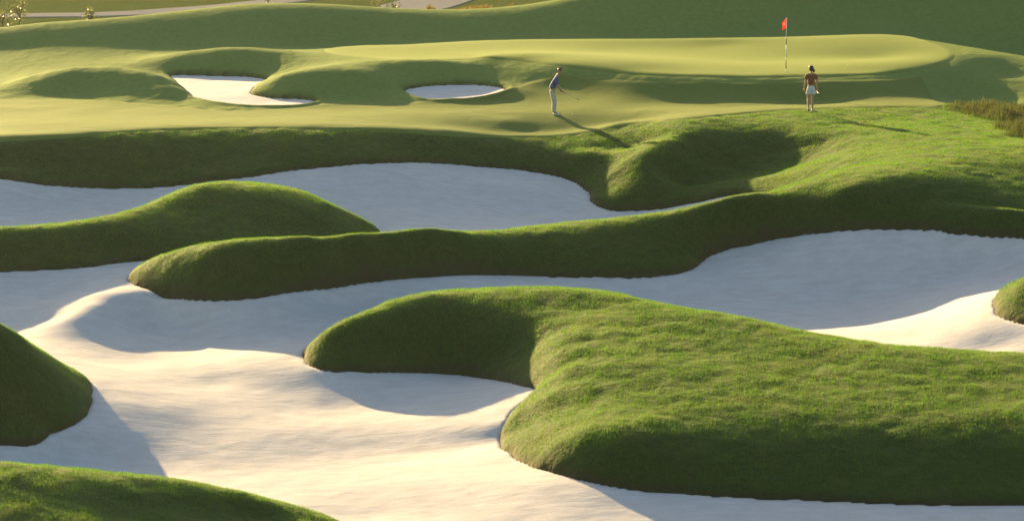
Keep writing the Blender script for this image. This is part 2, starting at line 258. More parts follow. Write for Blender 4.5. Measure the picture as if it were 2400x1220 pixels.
# ------------------------------------------------------------------ helpers
def tag(o, label=None, cat=None, group=None, kind=None):
    if label: o['label'] = label
    if cat: o['category'] = cat
    if group: o['group'] = group
    if kind: o['kind'] = kind
    return o
def link(name, me, mat, parent=None):
    o = bpy.data.objects.new(name, me); COL.objects.link(o)
    if mat: me.materials.append(mat)
    if parent: o.parent = parent
    return o
def blades(mask, Zs, dens, hgt, wid, seed, lo=None):
    """single-face blades standing on the turf cells in mask: (n,3,3) corners and a tint per blade"""
    r = np.random.RandomState(seed)
    cell = mask[:-1, :-1] & mask[1:, :-1] & mask[:-1, 1:] & mask[1:, 1:]
    xm, ym = X[:-1, :-1], Y[:-1, :-1]; cell &= (np.abs(xm) < .167*ym+1.2) & (ym > 66)
    if lo is not None: cell &= lo[:-1, :-1]
    jj, ii = np.nonzero(cell); A = (gx[ii+1]-gx[ii])*(gy[jj+1]-gy[jj]); n = int(A.sum()*dens)
    if n < 1: return None
    k = r.choice(len(jj), n, p=A/A.sum()); jj, ii = jj[k], ii[k]; a, b = r.rand(n), r.rand(n)
    x = gx[ii]+(gx[ii+1]-gx[ii])*a; y = gy[jj]+(gy[jj+1]-gy[jj])*b
    z = (Zs[jj, ii]*(1-a)+Zs[jj, ii+1]*a)*(1-b)+(Zs[jj+1, ii]*(1-a)+Zs[jj+1, ii+1]*a)*b
    tuft = .5+.5*rough2(x, y, .5, 31)*.8+.35*rough2(x, y, .22, 32)
    dd = D[jj, ii]; h = hgt*(.45+.55*r.rand(n))*(.45+.55*np.clip(dd/.3, 0, 1))*(.55+.9*np.clip(tuft, 0, 1.2)); t = r.rand(n)*2*math.pi
    wx_, wy_ = np.cos(t)*wid*.5, np.sin(t)*wid*.5; la, lm = r.rand(n)*6.283, r.rand(n)*.55*h
    V = np.empty((n, 3, 3), np.float32)
    V[:, 0] = np.stack([x-wx_, y-wy_, z-.012], 1); V[:, 1] = np.stack([x+wx_, y+wy_, z-.012], 1)
    V[:, 2] = np.stack([x+np.cos(la)*lm, y+np.sin(la)*lm-.15*h, z+h], 1)
    return V, r.rand(n).astype(np.float32)
def cells_of(mask): return mask[:-1, :-1] & mask[1:, :-1] & mask[:-1, 1:] & mask[1:, 1:]
def grid_mesh(name, Zs, mask, mat, bl=None, bmat=None, skip=None):
    """quads of the survey grid whose four corners are all in mask"""
    cell = mask[:-1, :-1] & mask[1:, :-1] & mask[:-1, 1:] & mask[1:, 1:]
    if skip is not None: cell = cell & ~cells_of(skip)
    jj, ii = np.nonzero(cell); W = X.shape[1]
    q = np.stack([jj*W+ii, jj*W+ii+1, (jj+1)*W+ii+1, (jj+1)*W+ii], 1)
    used, inv = np.unique(q, return_inverse=True); inv = inv.reshape(q.shape)
    co = np.stack([X.ravel()[used], Y.ravel()[used], Zs.ravel()[used]], 1).astype(np.float32)
    me = bpy.data.meshes.new(name)
    idx = inv.ravel().astype(np.int32); st = np.arange(0, q.size, 4, dtype=np.int32); sm_ = np.ones(len(q), bool); mi = np.zeros(len(q), np.int32)
    tint = np.zeros(len(co), np.float32); nb = 0
    if bl is not None:
        V, tn = bl; nb = len(V); n0 = len(co)
        co = np.vstack([co, V.reshape(-1, 3)]); idx = np.r_[idx, np.arange(n0, n0+3*nb, dtype=np.int32)]
        st = np.r_[st, q.size+np.arange(0, 3*nb, 3, dtype=np.int32)]; sm_ = np.r_[sm_, np.zeros(nb, bool)]; mi = np.r_[mi, np.ones(nb, np.int32)]
        tint = np.r_[tint, np.repeat(tn, 3)]
    me.vertices.add(len(co)); me.vertices.foreach_set('co', co.ravel())
    me.loops.add(len(idx)); me.loops.foreach_set('vertex_index', idx)
    me.polygons.add(len(st)); me.polygons.foreach_set('loop_start', st)
    me.polygons.foreach_set('use_smooth', sm_)
    o = link(name, me, mat)
    if nb:
        me.materials.append(bmat); me.polygons.foreach_set('material_index', mi)
        me.attributes.new('tint', 'FLOAT', 'POINT').data.foreach_set('value', tint)
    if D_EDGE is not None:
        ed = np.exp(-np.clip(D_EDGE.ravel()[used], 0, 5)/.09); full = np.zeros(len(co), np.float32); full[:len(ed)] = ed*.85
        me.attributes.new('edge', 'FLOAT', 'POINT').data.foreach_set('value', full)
    me.update(calc_edges=True)
    return o

# ------------------------------------------------------------------ materials
def mat_new(name):
    m = bpy.data.materials.new(name); m.use_nodes = True; nt = m.node_tree
    b = nt.nodes['Principled BSDF']; return m, nt, b
def noise(nt, scale, detail=3, rough=.55, src=None, dist=0):
    n = nt.nodes.new('ShaderNodeTexNoise'); n.inputs['Scale'].default_value = scale; n.inputs['Detail'].default_value = detail
    n.inputs['Roughness'].default_value = rough; n.inputs['Distortion'].default_value = dist
    if src: nt.links.new(src, n.inputs['Vector'])
    return n.outputs['Fac']
def ramp(nt, fac, stops):
    r = nt.nodes.new('ShaderNodeValToRGB'); nt.links.new(fac, r.inputs[0])
    while len(r.color_ramp.elements) < len(stops): r.color_ramp.elements.new(.5)
    for e, (p, c) in zip(r.color_ramp.elements, stops): e.position = p; e.color = (*c, 1) if len(c) == 3 else c
    return r.outputs['Color']
def mixc(nt, fac, a, b, mode='MIX'):
    m = nt.nodes.new('ShaderNodeMix'); m.data_type = 'RGBA'; m.blend_type = mode
    for s, v in ((m.inputs[0], fac), (m.inputs[6], a), (m.inputs[7], b)):
        if hasattr(v, 'node'): nt.links.new(v, s)
        elif isinstance(v, tuple): s.default_value = (*v, 1)
        else: s.default_value = v
    return m.outputs[2]
def math_(nt, op, a, b=None):
    m = nt.nodes.new('ShaderNodeMath'); m.operation = op
    for s, v in zip(m.inputs, (a, b)):
        if v is None: continue
        if hasattr(v, 'node'): nt.links.new(v, s)
        else: s.default_value = v
    return m.outputs[0]
def coords(nt, sx=1, sy=1, sz=1, rz=0):
    t = nt.nodes.new('ShaderNodeTexCoord'); mp = nt.nodes.new('ShaderNodeMapping'); mp.inputs['Scale'].default_value = (sx, sy, sz); mp.inputs['Rotation'].default_value = (0, 0, rz)
    nt.links.new(t.outputs['Object'], mp.inputs[0]); return mp.outputs[0]
def bump(nt, h, strength, dist, prev=None):
    b = nt.nodes.new('ShaderNodeBump'); b.inputs['Strength'].default_value = strength; b.inputs['Distance'].default_value = dist
    nt.links.new(h, b.inputs['Height'])
    if prev: nt.links.new(prev, b.inputs['Normal'])
    return b.outputs[0]

def grass_mat(name, c1, c2, c3, tan, tan_amt, bd, sheen=.25, fine=14, spec=.12):
    m, nt, b = mat_new(name); co = coords(nt)
    n1 = noise(nt, .9, 4, .6, co); n2 = noise(nt, 5, 4, .65, co); n3 = noise(nt, .35, 3, .5, co)
    col = ramp(nt, n2, [(.3, c1), (.5, c2), (.72, c3)])
    tanf = ramp(nt, n1, [(.52, (0, 0, 0)), (.75, (tan_amt,)*3)])
    col = mixc(nt, tanf, col, tan)
    col = mixc(nt, ramp(nt, n3, [(.35, (0, 0, 0)), (.65, (.35,)*3)]), col, c3)
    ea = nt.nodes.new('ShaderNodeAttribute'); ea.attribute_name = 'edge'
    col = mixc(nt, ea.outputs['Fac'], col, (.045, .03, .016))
    nt.links.new(col, b.inputs['Base Color'])
    b.inputs['Roughness'].default_value = .85; b.inputs['Specular IOR Level'].default_value = spec
    b.inputs['Sheen Weight'].default_value = sheen; b.inputs['Sheen Roughness'].default_value = .5
    b.inputs['Sheen Tint'].default_value = (.9, 1, .35, 1)
    h = bump(nt, noise(nt, 2.2, 3, .6, co, .5), .9, bd*2.2)
    h = bump(nt, noise(nt, fine, 3, .7, co), 1, bd*.55, h)
    nt.links.new(h, b.inputs['Normal'])
    return m
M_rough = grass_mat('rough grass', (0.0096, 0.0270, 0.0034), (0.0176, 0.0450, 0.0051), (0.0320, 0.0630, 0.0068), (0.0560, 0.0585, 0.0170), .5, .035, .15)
M_far = grass_mat('haze-toned far grass', (.15, .205, .05), (.18, .24, .058), (.205, .265, .068), (.22, .24, .085), .3, .02, .0, 14, .03)  # paler than the near rough: lightening by distant haze is put into the colour
M_mead = grass_mat('meadow grass', (.055, .075, .022), (.07, .09, .028), (.09, .11, .036), (.12, .11, .05), .5, .03, .0, 14, .0)
M_fair = grass_mat('fairway grass', (.118, .16, .03), (.13, .172, .034), (.145, .187, .039), (.16, .178, .046), .3, .006, .045, 20, .06)
M_green = grass_mat('putting green grass', (.15, .2, .038), (.162, .212, .042), (.175, .225, .046), (.18, .215, .05), .2, .0025, .062, 25, .06)
def blade_mat(name, c1, c2, c3, tan, tan_amt, trans):
    m, nt, b = mat_new(name); co = coords(nt)
    at = nt.nodes.new('ShaderNodeAttribute'); at.attribute_name = 'tint'
    col = ramp(nt, at.outputs['Fac'], [(0, c1), (.55, c2), (1, c3)])
    col = mixc(nt, ramp(nt, noise(nt, .9, 4, .6, co), [(.5, (0, 0, 0)), (.72, (tan_amt,)*3)]), col, tan)
    col = mixc(nt, ramp(nt, noise(nt, .3, 3, .5, co), [(.35, (0, 0, 0)), (.65, (.45,)*3)]), col, c1)
    nt.links.new(col, b.inputs['Base Color']); b.inputs['Roughness'].default_value = .6; b.inputs['Specular IOR Level'].default_value = .25
    tr = nt.nodes.new('ShaderNodeBsdfTranslucent'); mx = nt.nodes.new('ShaderNodeMixShader'); mx.inputs[0].default_value = trans
    nt.links.new(mixc(nt, 1.0, col, (1.5, 1.35, .7), 'MULTIPLY'), tr.inputs[0])
    nt.links.new(b.outputs[0], mx.inputs[1]); nt.links.new(tr.outputs[0], mx.inputs[2]); nt.links.new(mx.outputs[0], nt.nodes['Material Output'].inputs[0])
    return m
B_rough = blade_mat('grass blades', (.034, .112, .009), (.068, .174, .013), (.122, .226, .019), (.155, .16, .035), .4, .72)
def sand_mat():
    m, nt, b = mat_new('bunker sand'); co = coords(nt); ca = coords(nt, 1, 3.2, 1, .15)
    col = ramp(nt, noise(nt, 1.4, 4, .6, ca), [(.3, (.60, .565, .52)), (.7, (.74, .70, .655))])
    col = mixc(nt, ramp(nt, noise(nt, 45, 2, .8, co), [(.35, (0, 0, 0)), (.75, (.3,)*3)]), col, (.50, .46, .42))
    col = mixc(nt, ramp(nt, noise(nt, 7, 4, .75, co), [(.42, (0, 0, 0)), (.8, (.3,)*3)]), col, (.46, .42, .38))
    nt.links.new(col, b.inputs['Base Color']); b.inputs['Roughness'].default_value = .95; b.inputs['Specular IOR Level'].default_value = .1
    h = bump(nt, noise(nt, 1.1, 3, .5, ca, .8), .45, .025)
    h = bump(nt, noise(nt, 4, 3, .6, ca, .8), .6, .012, h)
    h = bump(nt, noise(nt, 40, 2, .7, co), .8, .003, h)
    nt.links.new(h, b.inputs['Normal']); return m
M_sand = sand_mat()

DENS = 800
D_EDGE = D
# ------------------------------------------------------------------ the land as objects
STRUCT = 'structure'
lab = {0: ('grass mound with a domed top, its tail running off the left edge behind the long arm', M_rough),
       1: ('large sunlit grass mound in front, spreading across the lower right', M_rough),
       2: ('dark shaded grass mound at the left edge above the lowest one', M_rough),
       3: ('grass mound filling the bottom left corner, patchy with dry turf', M_rough),
       4: ('small round grass mound cut off by the right edge, on lit sand', M_rough)}
for k, d in enumerate(d_m):
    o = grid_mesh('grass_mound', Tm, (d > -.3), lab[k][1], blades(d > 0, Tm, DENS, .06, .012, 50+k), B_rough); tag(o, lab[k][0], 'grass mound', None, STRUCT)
outer = d_any*0
inside_mound = np.max(np.stack(d_m), 0) > -.35
hill_line = sm(0, 1, Y-139.5-0*X) > .5
tm = (D > -.3) & ~(np.max(np.stack(d_m), 0) > -.32)
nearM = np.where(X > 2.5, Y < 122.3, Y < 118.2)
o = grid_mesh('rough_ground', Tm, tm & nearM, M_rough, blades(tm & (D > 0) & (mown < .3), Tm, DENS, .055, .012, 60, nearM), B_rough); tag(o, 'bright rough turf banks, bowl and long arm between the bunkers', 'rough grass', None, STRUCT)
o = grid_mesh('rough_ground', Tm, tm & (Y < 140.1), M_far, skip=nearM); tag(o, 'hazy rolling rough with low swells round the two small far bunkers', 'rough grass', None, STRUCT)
ypos = gy[gy < 140.1][-1]
yf = gy[gy < 150][-1]
o = grid_mesh('field', Tm, tm & (Y >= yf-1e-6), M_mead); tag(o, 'open unmown field far beyond the hill', 'field', None, STRUCT)
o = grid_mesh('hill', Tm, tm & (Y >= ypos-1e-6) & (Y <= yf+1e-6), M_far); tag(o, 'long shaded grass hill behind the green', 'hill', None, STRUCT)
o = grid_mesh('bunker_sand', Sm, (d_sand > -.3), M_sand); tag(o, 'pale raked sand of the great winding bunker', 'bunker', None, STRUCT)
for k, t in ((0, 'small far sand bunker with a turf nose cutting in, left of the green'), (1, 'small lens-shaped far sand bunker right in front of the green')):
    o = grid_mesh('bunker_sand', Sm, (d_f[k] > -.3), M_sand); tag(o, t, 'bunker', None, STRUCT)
Zf = Tm+np.clip(d_fair/.2, -1, 1)*.03
o = grid_mesh('fairway', Zf, (d_fair > -.3) & (D > .05), M_fair); tag(o, 'smooth yellow-green mown fairway the two golfers stand on', 'fairway', None, STRUCT)
Zg = Tm+np.clip(d_green/.2, -1, 1)*.034
o = grid_mesh('putting_green', Zg, d_green > -.3, M_green); tag(o, 'bright oval putting green round the flag', 'putting green', None, STRUCT)
# wide ground to the horizon
wx = sorted(set([-3000, -1500, -700, -350, -180, -100, -60, -39.5, -20, 0, 20, 39.5, 60, 100, 180, 350, 700, 1500, 3000])); wy = [-1500, -600, -250, -100, -40, -20, 0, 15, 30, 45, 58, 61.5, 80, 100, 110, 120, 140, 165, 180, 213.5, 260, 350, 600, 1200, 3000]
vs = [(x, y, float(trend(y))-.03 if y > -40 else 12.9) for y in wy for x in wx]; fs = []
for j in range(len(wy)-1):
    for i in range(len(wx)-1):
        if wx[i] >= -39.6 and wx[i+1] <= 39.6 and wy[j] >= 61.4 and wy[j+1] <= 213.6: continue
        a = j*len(wx)+i; fs.append((a, a+1, a+1+len(wx), a+len(wx)))
me = bpy.data.meshes.new('ground'); me.from_pydata(vs, [], fs); tag(link('ground', me, M_mead), 'open grassland out to the horizon', 'ground', None, STRUCT)

# ------------------------------------------------------------------ golfers, clubs, flag, balls
import bmesh
def flat_mat(name, c, rough=.7, spec=.3, var=.12, scale=30, bump_=0, sheen=0):
    m, nt, b = mat_new(name); co_ = coords(nt)
    col = mixc(nt, noise(nt, scale, 3, .6, co_), tuple(x*(1-var) for x in c), tuple(min(1, x*(1+var)) for x in c))
    nt.links.new(col, b.inputs['Base Color']); b.inputs['Roughness'].default_value = rough; b.inputs['Specular IOR Level'].default_value = spec
    b.inputs['Sheen Weight'].default_value = sheen
    if bump_: nt.links.new(bump(nt, noise(nt, scale*.5, 3, .6, co_), .7, bump_), b.inputs['Normal'])
    return m
M_skin = flat_mat('tan skin', (.42, .24, .15), .5, .4, .08); M_skin2 = flat_mat('woman skin', (.46, .27, .17), .5, .4, .08)  # even tan skin tones of the man and the woman
M_hair = flat_mat('brown hair', (.14, .07, .03), .5, .4, .3, 60, .004); M_hair2 = flat_mat('dark hair', (.03, .018, .012), .45, .4, .3, 60, .004)
M_polo = flat_mat('violet blue polo', (.085, .1, .24), .85, .2, .15, 22, .01, .2); M_trous = flat_mat('cream trousers', (.52, .45, .36), .85, .2, .08, 18, .012, .1)
M_red = flat_mat('rust red shirt', (.24, .075, .03), .85, .2, .15, 22, .01, .2); M_short = flat_mat('white shorts', (.68, .66, .63), .85, .2, .05, 18, .012, .1)
M_shoe = flat_mat('white shoe leather', (.72, .7, .66), .4, .5, .05); M_sole = flat_mat('dark shoe leather', (.03, .022, .02), .5, .5, .1); M_belt = flat_mat('belt leather', (.035, .02, .012), .5, .5, .1)
M_steel = flat_mat('club steel', (.62, .62, .62), .25, .6, .04); M_steel.node_tree.nodes['Principled BSDF'].inputs['Metallic'].default_value = .9
M_grip = flat_mat('rubber grip', (.025, .025, .025), .8, .2, .1); M_eye = flat_mat('eye', (.04, .03, .02), .3, .5, .1); M_white = flat_mat('white paint', (.8, .8, .78), .4, .5, .03); M_black = flat_mat('black paint', (.03, .025, .025), .45, .5, .1)
M_lip = flat_mat('lips', (.35, .13, .1), .5, .4, .05)

def skin_bm(bm, nodes, edges, mi=0, sub=2):
    """grow a tapering limb surface over a skeleton: nodes {name: (x,y,z,r)}; merges it into bm"""
    keys = list(nodes); me = bpy.data.meshes.new('limb'); me.from_pydata([nodes[k][:3] for k in keys], [(keys.index(a), keys.index(b)) for a, b in edges], [])
    o = bpy.data.objects.new('limb', me); COL.objects.link(o)
    md = o.modifiers.new('Skin', 'SKIN'); md.use_smooth_shade = True; md.branch_smoothing = .6
    for v, k in zip(me.skin_vertices[0].data, keys):
        r = nodes[k][3]; v.radius = r if isinstance(r, tuple) else (r, r)
    me.skin_vertices[0].data[0].use_root = True
    o.modifiers.new('Sub', 'SUBSURF').levels = sub; o.modifiers[-1].render_levels = sub
    dg = bpy.context.evaluated_depsgraph_get(); dg.update(); e = o.evaluated_get(dg); m2 = bpy.data.meshes.new_from_object(e)
    n0 = len(bm.faces); bm.from_mesh(m2); bm.faces.ensure_lookup_table()
    for f in bm.faces[n0:]: f.material_index = mi; f.smooth = True
    bpy.data.objects.remove(o); bpy.data.meshes.remove(me); bpy.data.meshes.remove(m2)
from mathutils import Matrix, Euler
def blob(bm, c, r, mi=0, rot=(0, 0, 0), u=16, v=10, fn=None):
    nv = bmesh.ops.create_uvsphere(bm, u_segments=u, v_segments=v, radius=1)['verts']; nf = {f_ for w_ in nv for f_ in w_.link_faces}
    Rm = Euler(rot).to_matrix()
    for w_ in nv:
        p = w_.co.copy()
        if fn: p = fn(p)
        w_.co = Rm @ Vector((p.x*r[0], p.y*r[1], p.z*r[2]))+Vector(c)
    for f in nf: f.material_index = mi; f.smooth = True
def tube(bm, a, b, r0, r1=None, mi=0, seg=10):
    a, b = Vector(a), Vector(b); r1 = r0 if r1 is None else r1; d = (b-a).normalized(); q = d.to_track_quat('Z', 'Y'); f0 = len(bm.faces)
    rings = [[bm.verts.new(p+q @ Vector((math.cos(t)*r, math.sin(t)*r, 0))) for t in [2*math.pi*k/seg for k in range(seg)]] for p, r in ((a, r0), (b, r1))]
    for k in range(seg): bm.faces.new((rings[0][k], rings[0][(k+1) % seg], rings[1][(k+1) % seg], rings[1][k]))
    bm.faces.new(rings[0][::-1]); bm.faces.new(rings[1]); bm.faces.ensure_lookup_table()
    for f in bm.faces[f0:]: f.material_index = mi; f.smooth = len(f.verts) == 4
def done(name, bm, mats, parent=None, loc=None, rz=0):
    me = bpy.data.meshes.new(name); bm.to_mesh(me); bm.free()
    for m in (mats if isinstance(mats, (list, tuple)) else [mats]): me.materials.append(m)
    o = bpy.data.objects.new(name, me); COL.objects.link(o)
    if parent: o.parent = parent
    if loc is not None: o.location = loc; o.rotation_euler = (0, 0, rz)
    return o
def lerp(a, b, t): return tuple(a[i]+(b[i]-a[i])*t for i in range(3))
def hand(bm, wrist, palm, aim, side, curl, length=.085, mi=0):
    """palm plus four unequal fingers and a side thumb; aim = finger direction, side = across the palm towards the thumb, curl = towards the palm"""
    W, A, S, C_ = Vector(wrist), Vector(aim).normalized(), Vector(side).normalized(), Vector(curl).normalized(); Pm = Vector(palm)
    skin_bm(bm, {'w': (*W, .024), 'm': (*(W+(Pm-W)*.55), (.034, .02)), 'p': (*Pm, (.036, .018))}, [('w', 'm'), ('m', 'p')], mi, 1)
    for k, (off, ln) in enumerate(((.029, .9), (.010, 1.0), (-.010, .94), (-.028, .76))):
        b0 = Pm-A*.012+S*off; L = length*ln
        p1 = b0+A*L*.45+C_*L*.10; p2 = p1+A*L*.24+C_*L*.26; p3 = p2+A*L*.03+C_*L*.26
        skin_bm(bm, {'a': (*b0, .0095), 'b': (*p1, .009), 'c': (*p2, .0082), 'd': (*p3, .0068)}, [('a', 'b'), ('b', 'c'), ('c', 'd')], mi, 1)
    t0 = W+(Pm-W)*.45+S*.026; t1 = t0+S*.024+A*.024+C_*.01; t2 = t1+A*.03+C_*.016
    skin_bm(bm, {'a': (*t0, .013), 'b': (*t1, .0105), 'c': (*t2, .0085)}, [('a', 'b'), ('b', 'c')], mi, 1)
def head(bm, c, yaw, pitch, mats=(0, 1, 2)):
    """skull with brow, nose, eyes, ears, lips and chin, looking along +x before the turn"""
    Rm = Euler((0, pitch, yaw)).to_matrix(); f = lambda p: tuple(Vector(c)+Rm @ Vector(p)); rot = (0, pitch, yaw)
    def shape(p):
        q = p.copy()
        if q.z < 0: q.x *= 1-.18*abs(q.z); q.y *= 1-.38*abs(q.z)**1.3; q.x += .14*abs(q.z)
        if q.x > .3: q.x = .3+(q.x-.3)*.86
        return q
    blob(bm, f((0, 0, 0)), (.098, .077, .118), mats[0], rot, 20, 16, shape)
    blob(bm, f((.088, 0, -.018)), (.018, .011, .022), mats[0], rot, 10, 8); blob(bm, f((.08, 0, -.092)), (.022, .026, .018), mats[0], rot, 10, 8)
    for s_ in (-1, 1):
        blob(bm, f((-.005, s_*.076, -.012)), (.018, .009, .03), mats[0], rot, 10, 8); blob(bm, f((.079, s_*.031, .004)), (.010, .013, .008), mats[1], rot, 8, 6)
        blob(bm, f((.083, s_*.031, .024)), (.009, .021, .006), mats[0], rot, 8, 6)
    blob(bm, f((.083, 0, -.056)), (.009, .023, .007), mats[2], rot, 8, 6)
    return f, rot

# --- man at his putt: leans over, looks down the line to the right
mp = on_ground(1300, 270)
G = Vector((mp.x, mp.y, mp.z))
bm = bmesh.new()
hipz, kx = .95, .0
N = {'pelvis': (-.09, 0, .97, (.15, .12)), 'belly': (-.06, 0, 1.10, (.145, .115)), 'chest': (.015, 0, 1.30, (.165, .125)), 'neckb': (.085, 0, 1.46, .075), 'neck': (.13, 0, 1.52, .055), 'headb': (.165, 0, 1.57, .055)}
E = [('pelvis', 'belly'), ('belly', 'chest'), ('chest', 'neckb'), ('neckb', 'neck'), ('neck', 'headb')]
for s_, n_ in ((1, 'L'), (-1, 'R')):
    N.update({'hip'+n_: (-.085, s_*.085, .90, .095), 'knee'+n_: (.0, s_*.12, .50, .062), 'calf'+n_: (-.02, s_*.125, .36, .056), 'ank'+n_: (-.02, s_*.13, .09, .038), 'toe'+n_: (.12, s_*.14, .045, .035),
              'sh'+n_: (.055, s_*.175, 1.41, .07), 'elb'+n_: (.11, s_*.20, 1.12, .045), 'wr'+n_: (.265, s_*.035+.01, .88, .026)})
    E += [('pelvis', 'hip'+n_), ('hip'+n_, 'knee'+n_), ('knee'+n_, 'calf'+n_), ('calf'+n_, 'ank'+n_), ('ank'+n_, 'toe'+n_), ('chest', 'sh'+n_), ('sh'+n_, 'elb'+n_), ('elb'+n_, 'wr'+n_)]
skin_bm(bm, N, E, 0)
cd = Vector((.58, .38, -.32)).normalized(); gtop = Vector((.235, .01, .895))
for s_ in (1, -1):
    off = .0 if s_ > 0 else .075
    hand(bm, (.262, s_*.04+.01, .88), tuple(gtop+cd*(.06+off)+Vector((0, s_*.028, .004))), (cd.x*.35, -s_*.75, -.55), tuple(cd), (0, -s_*.8, -.35), .075)
f, rot = head(bm, (.205, 0, 1.655), -.15, .42)
man = done('person', bm, [M_skin, M_eye, M_lip], None, G, 0)
tag(man, 'man in violet polo and cream trousers leaning over his putt beside his long shadow', 'person')
bm = bmesh.new(); blob(bm, f((-.016, 0, .026)), (.104, .086, .108), 0, rot, 20, 14, lambda p: Vector((p.x if p.x < .35 or p.z > .55 else .35+(p.x-.35)*.2, p.y, p.z if p.z > -.1 else -.1+(p.z+.1)*(.75 if p.x < .1 else .1)))); 
for k in range(26):
    a = random.uniform(0, 6.28); e_ = random.uniform(.15, 1.4); blob(bm, f((-.012+.1*math.cos(a)*math.cos(e_), .082*math.sin(a)*math.cos(e_), .03+.1*math.sin(e_))), (.02, .016, .012), 0, rot, 6, 5)
done('hair', bm, M_hair, man)
bm = bmesh.new()   # shirt with short sleeves
NS = {'hem': (-.09, 0, .93, (.175, .145)), 'b1': (-.07, 0, 1.08, (.175, .145)), 'c1': (-.01, 0, 1.24, (.185, .145)), 'c2': (.035, 0, 1.38, (.165, .12)), 'col': (.095, 0, 1.475, .078)}
ES = [('hem', 'b1'), ('b1', 'c1'), ('c1', 'c2'), ('c2', 'col')]
for s_, n_ in ((1, 'L'), (-1, 'R')):
    NS.update({'s'+n_: (.055, s_*.175, 1.405, .088), 'm'+n_: (.075, s_*.19, 1.28, .082), 'e'+n_: (.10, s_*.2, 1.14, .085)}); ES += [('c2', 's'+n_), ('s'+n_, 'm'+n_), ('m'+n_, 'e'+n_)]
skin_bm(bm, NS, ES); done('shirt', bm, M_polo, man)
bm = bmesh.new(); skin_bm(bm, {'a': (.09, 0, 1.465, .088), 'b': (.115, 0, 1.50, .08)}, [('a', 'b')], 0, 1); done('collar', bm, M_polo, man)
bm = bmesh.new()
NT = {'w': (-.09, 0, 1.04, (.152, .13)), 'p': (-.105, 0, .90, (.175, .16))}; ET = [('w', 'p')]
for s_, n_ in ((1, 'L'), (-1, 'R')):
    NT.update({'h'+n_: (-.085, s_*.085, .80, .118), 'k'+n_: (-.01, s_*.12, .50, .096), 'c'+n_: (-.03, s_*.125, .30, .09), 'a'+n_: (-.03, s_*.13, .085, .082)}); ET += [('p', 'h'+n_), ('h'+n_, 'k'+n_), ('k'+n_, 'c'+n_), ('c'+n_, 'a'+n_)]
skin_bm(bm, NT, ET); done('trousers', bm, M_trous, man)
bm = bmesh.new(); skin_bm(bm, {'a': (-.09, 0, .985, (.168, .145)), 'b': (-.086, 0, 1.015, (.168, .145))}, [('a', 'b')], 0, 1); done('belt', bm, M_belt, man)
for s_ in (1, -1):
    bm = bmesh.new(); skin_bm(bm, {'a': (-.075, s_*.13, .05, .046), 'b': (.03, s_*.135, .05, (.05, .045)), 'c': (.13, s_*.145, .035, (.052, .032)), 'd': (.19, s_*.148, .03, (.04, .024))}, [('a', 'b'), ('b', 'c'), ('c', 'd')], 0)
    skin_bm(bm, {'a': (.02, s_*.134, .082, (.05, .02)), 'b': (.1, s_*.142, .062, (.048, .018))}, [('a', 'b')], 1, 1)
    done('shoe', bm, [M_shoe, M_sole], man)
bm = bmesh.new(); e0, e1, e2 = gtop-cd*.06, gtop+cd*.22, gtop+cd*.86
tube(bm, e1, e2, .0075, .006, 0); tube(bm, e0, e1, .015, .011, 1)
hb = Matrix.Translation(e2+Vector((.01, .02, -.01))) @ Euler((.3, .35, .9)).to_matrix().to_4x4() @ Matrix.Diagonal((.06, .022, .016, 1)); r_ = bmesh.ops.create_cube(bm, size=2, matrix=hb)
bmesh.ops.bevel(bm, geom=list({e for v in r_['verts'] for e in v.link_edges}), offset=.006, segments=2, affect='EDGES')
tag(done('golf_club', bm, [M_steel, M_grip], None, G, 0), 'steel putter held out low by the man in the violet polo', 'golf club')

# --- woman walking away, seen from behind
wp = on_ground(1900, 261); GW = Vector((wp.x, wp.y, wp.z)); bm = bmesh.new()
N = {'pelvis': (.0, 0, .93, (.14, .11)), 'waist': (0, 0, 1.06, (.115, .09)), 'chest': (0, .0, 1.26, (.14, .10)), 'neckb': (0, 0, 1.41, .055), 'neck': (0, .01, 1.46, .045), 'headb': (0, .02, 1.51, .045)}
E = [('pelvis', 'waist'), ('waist', 'chest'), ('chest', 'neckb'), ('neckb', 'neck'), ('neck', 'headb')]
N.update({'hipL': (-.075, 0, .86, .085), 'kneeL': (-.10, -.02, .49, .052), 'calfL': (-.105, -.10, .37, .052), 'ankL': (-.105, -.23, .15, .032), 'toeL': (-.105, -.19, .055, .03),
          'hipR': (.075, 0, .86, .085), 'kneeR': (.055, .03, .47, .052), 'calfR': (.06, .03, .34, .052), 'ankR': (.07, .06, .085, .032), 'toeR': (.085, .17, .04, .03),
          'shL': (-.155, 0, 1.37, .05), 'elbL': (-.215, -.01, 1.09, .036), 'wrL': (-.255, .04, .86, .024), 'shR': (.155, 0, 1.37, .05), 'elbR': (.215, -.02, 1.08, .036), 'wrR': (.24, .03, .82, .024)})
for n_ in 'LR': E += [('pelvis', 'hip'+n_), ('hip'+n_, 'knee'+n_), ('knee'+n_, 'calf'+n_), ('calf'+n_, 'ank'+n_), ('ank'+n_, 'toe'+n_), ('chest', 'sh'+n_), ('sh'+n_, 'elb'+n_), ('elb'+n_, 'wr'+n_)]
skin_bm(bm, N, E, 0)
hand(bm, (-.256, .042, .85), (-.268, .055, .785), (-.05, .12, -1), (.1, 1, .1), (1, .05, 0), .08)
hand(bm, (.24, .032, .81), (.245, .04, .745), (-.1, .0, -1), (0, 1, .2), (-1, 0, .0), .07)
f, rot = head(bm, (-.005, .045, 1.585), math.pi/2+.35, .02)
wom = done('person', bm, [M_skin2, M_eye, M_lip], None, GW, 0); tag(wom, 'woman in rust red shirt and white shorts walking away toward the green', 'person')
bm = bmesh.new(); blob(bm, f((-.022, 0, .012)), (.108, .09, .118), 0, rot, 20, 14, lambda p: Vector((p.x if p.x < .45 else .45, p.y, p.z)))
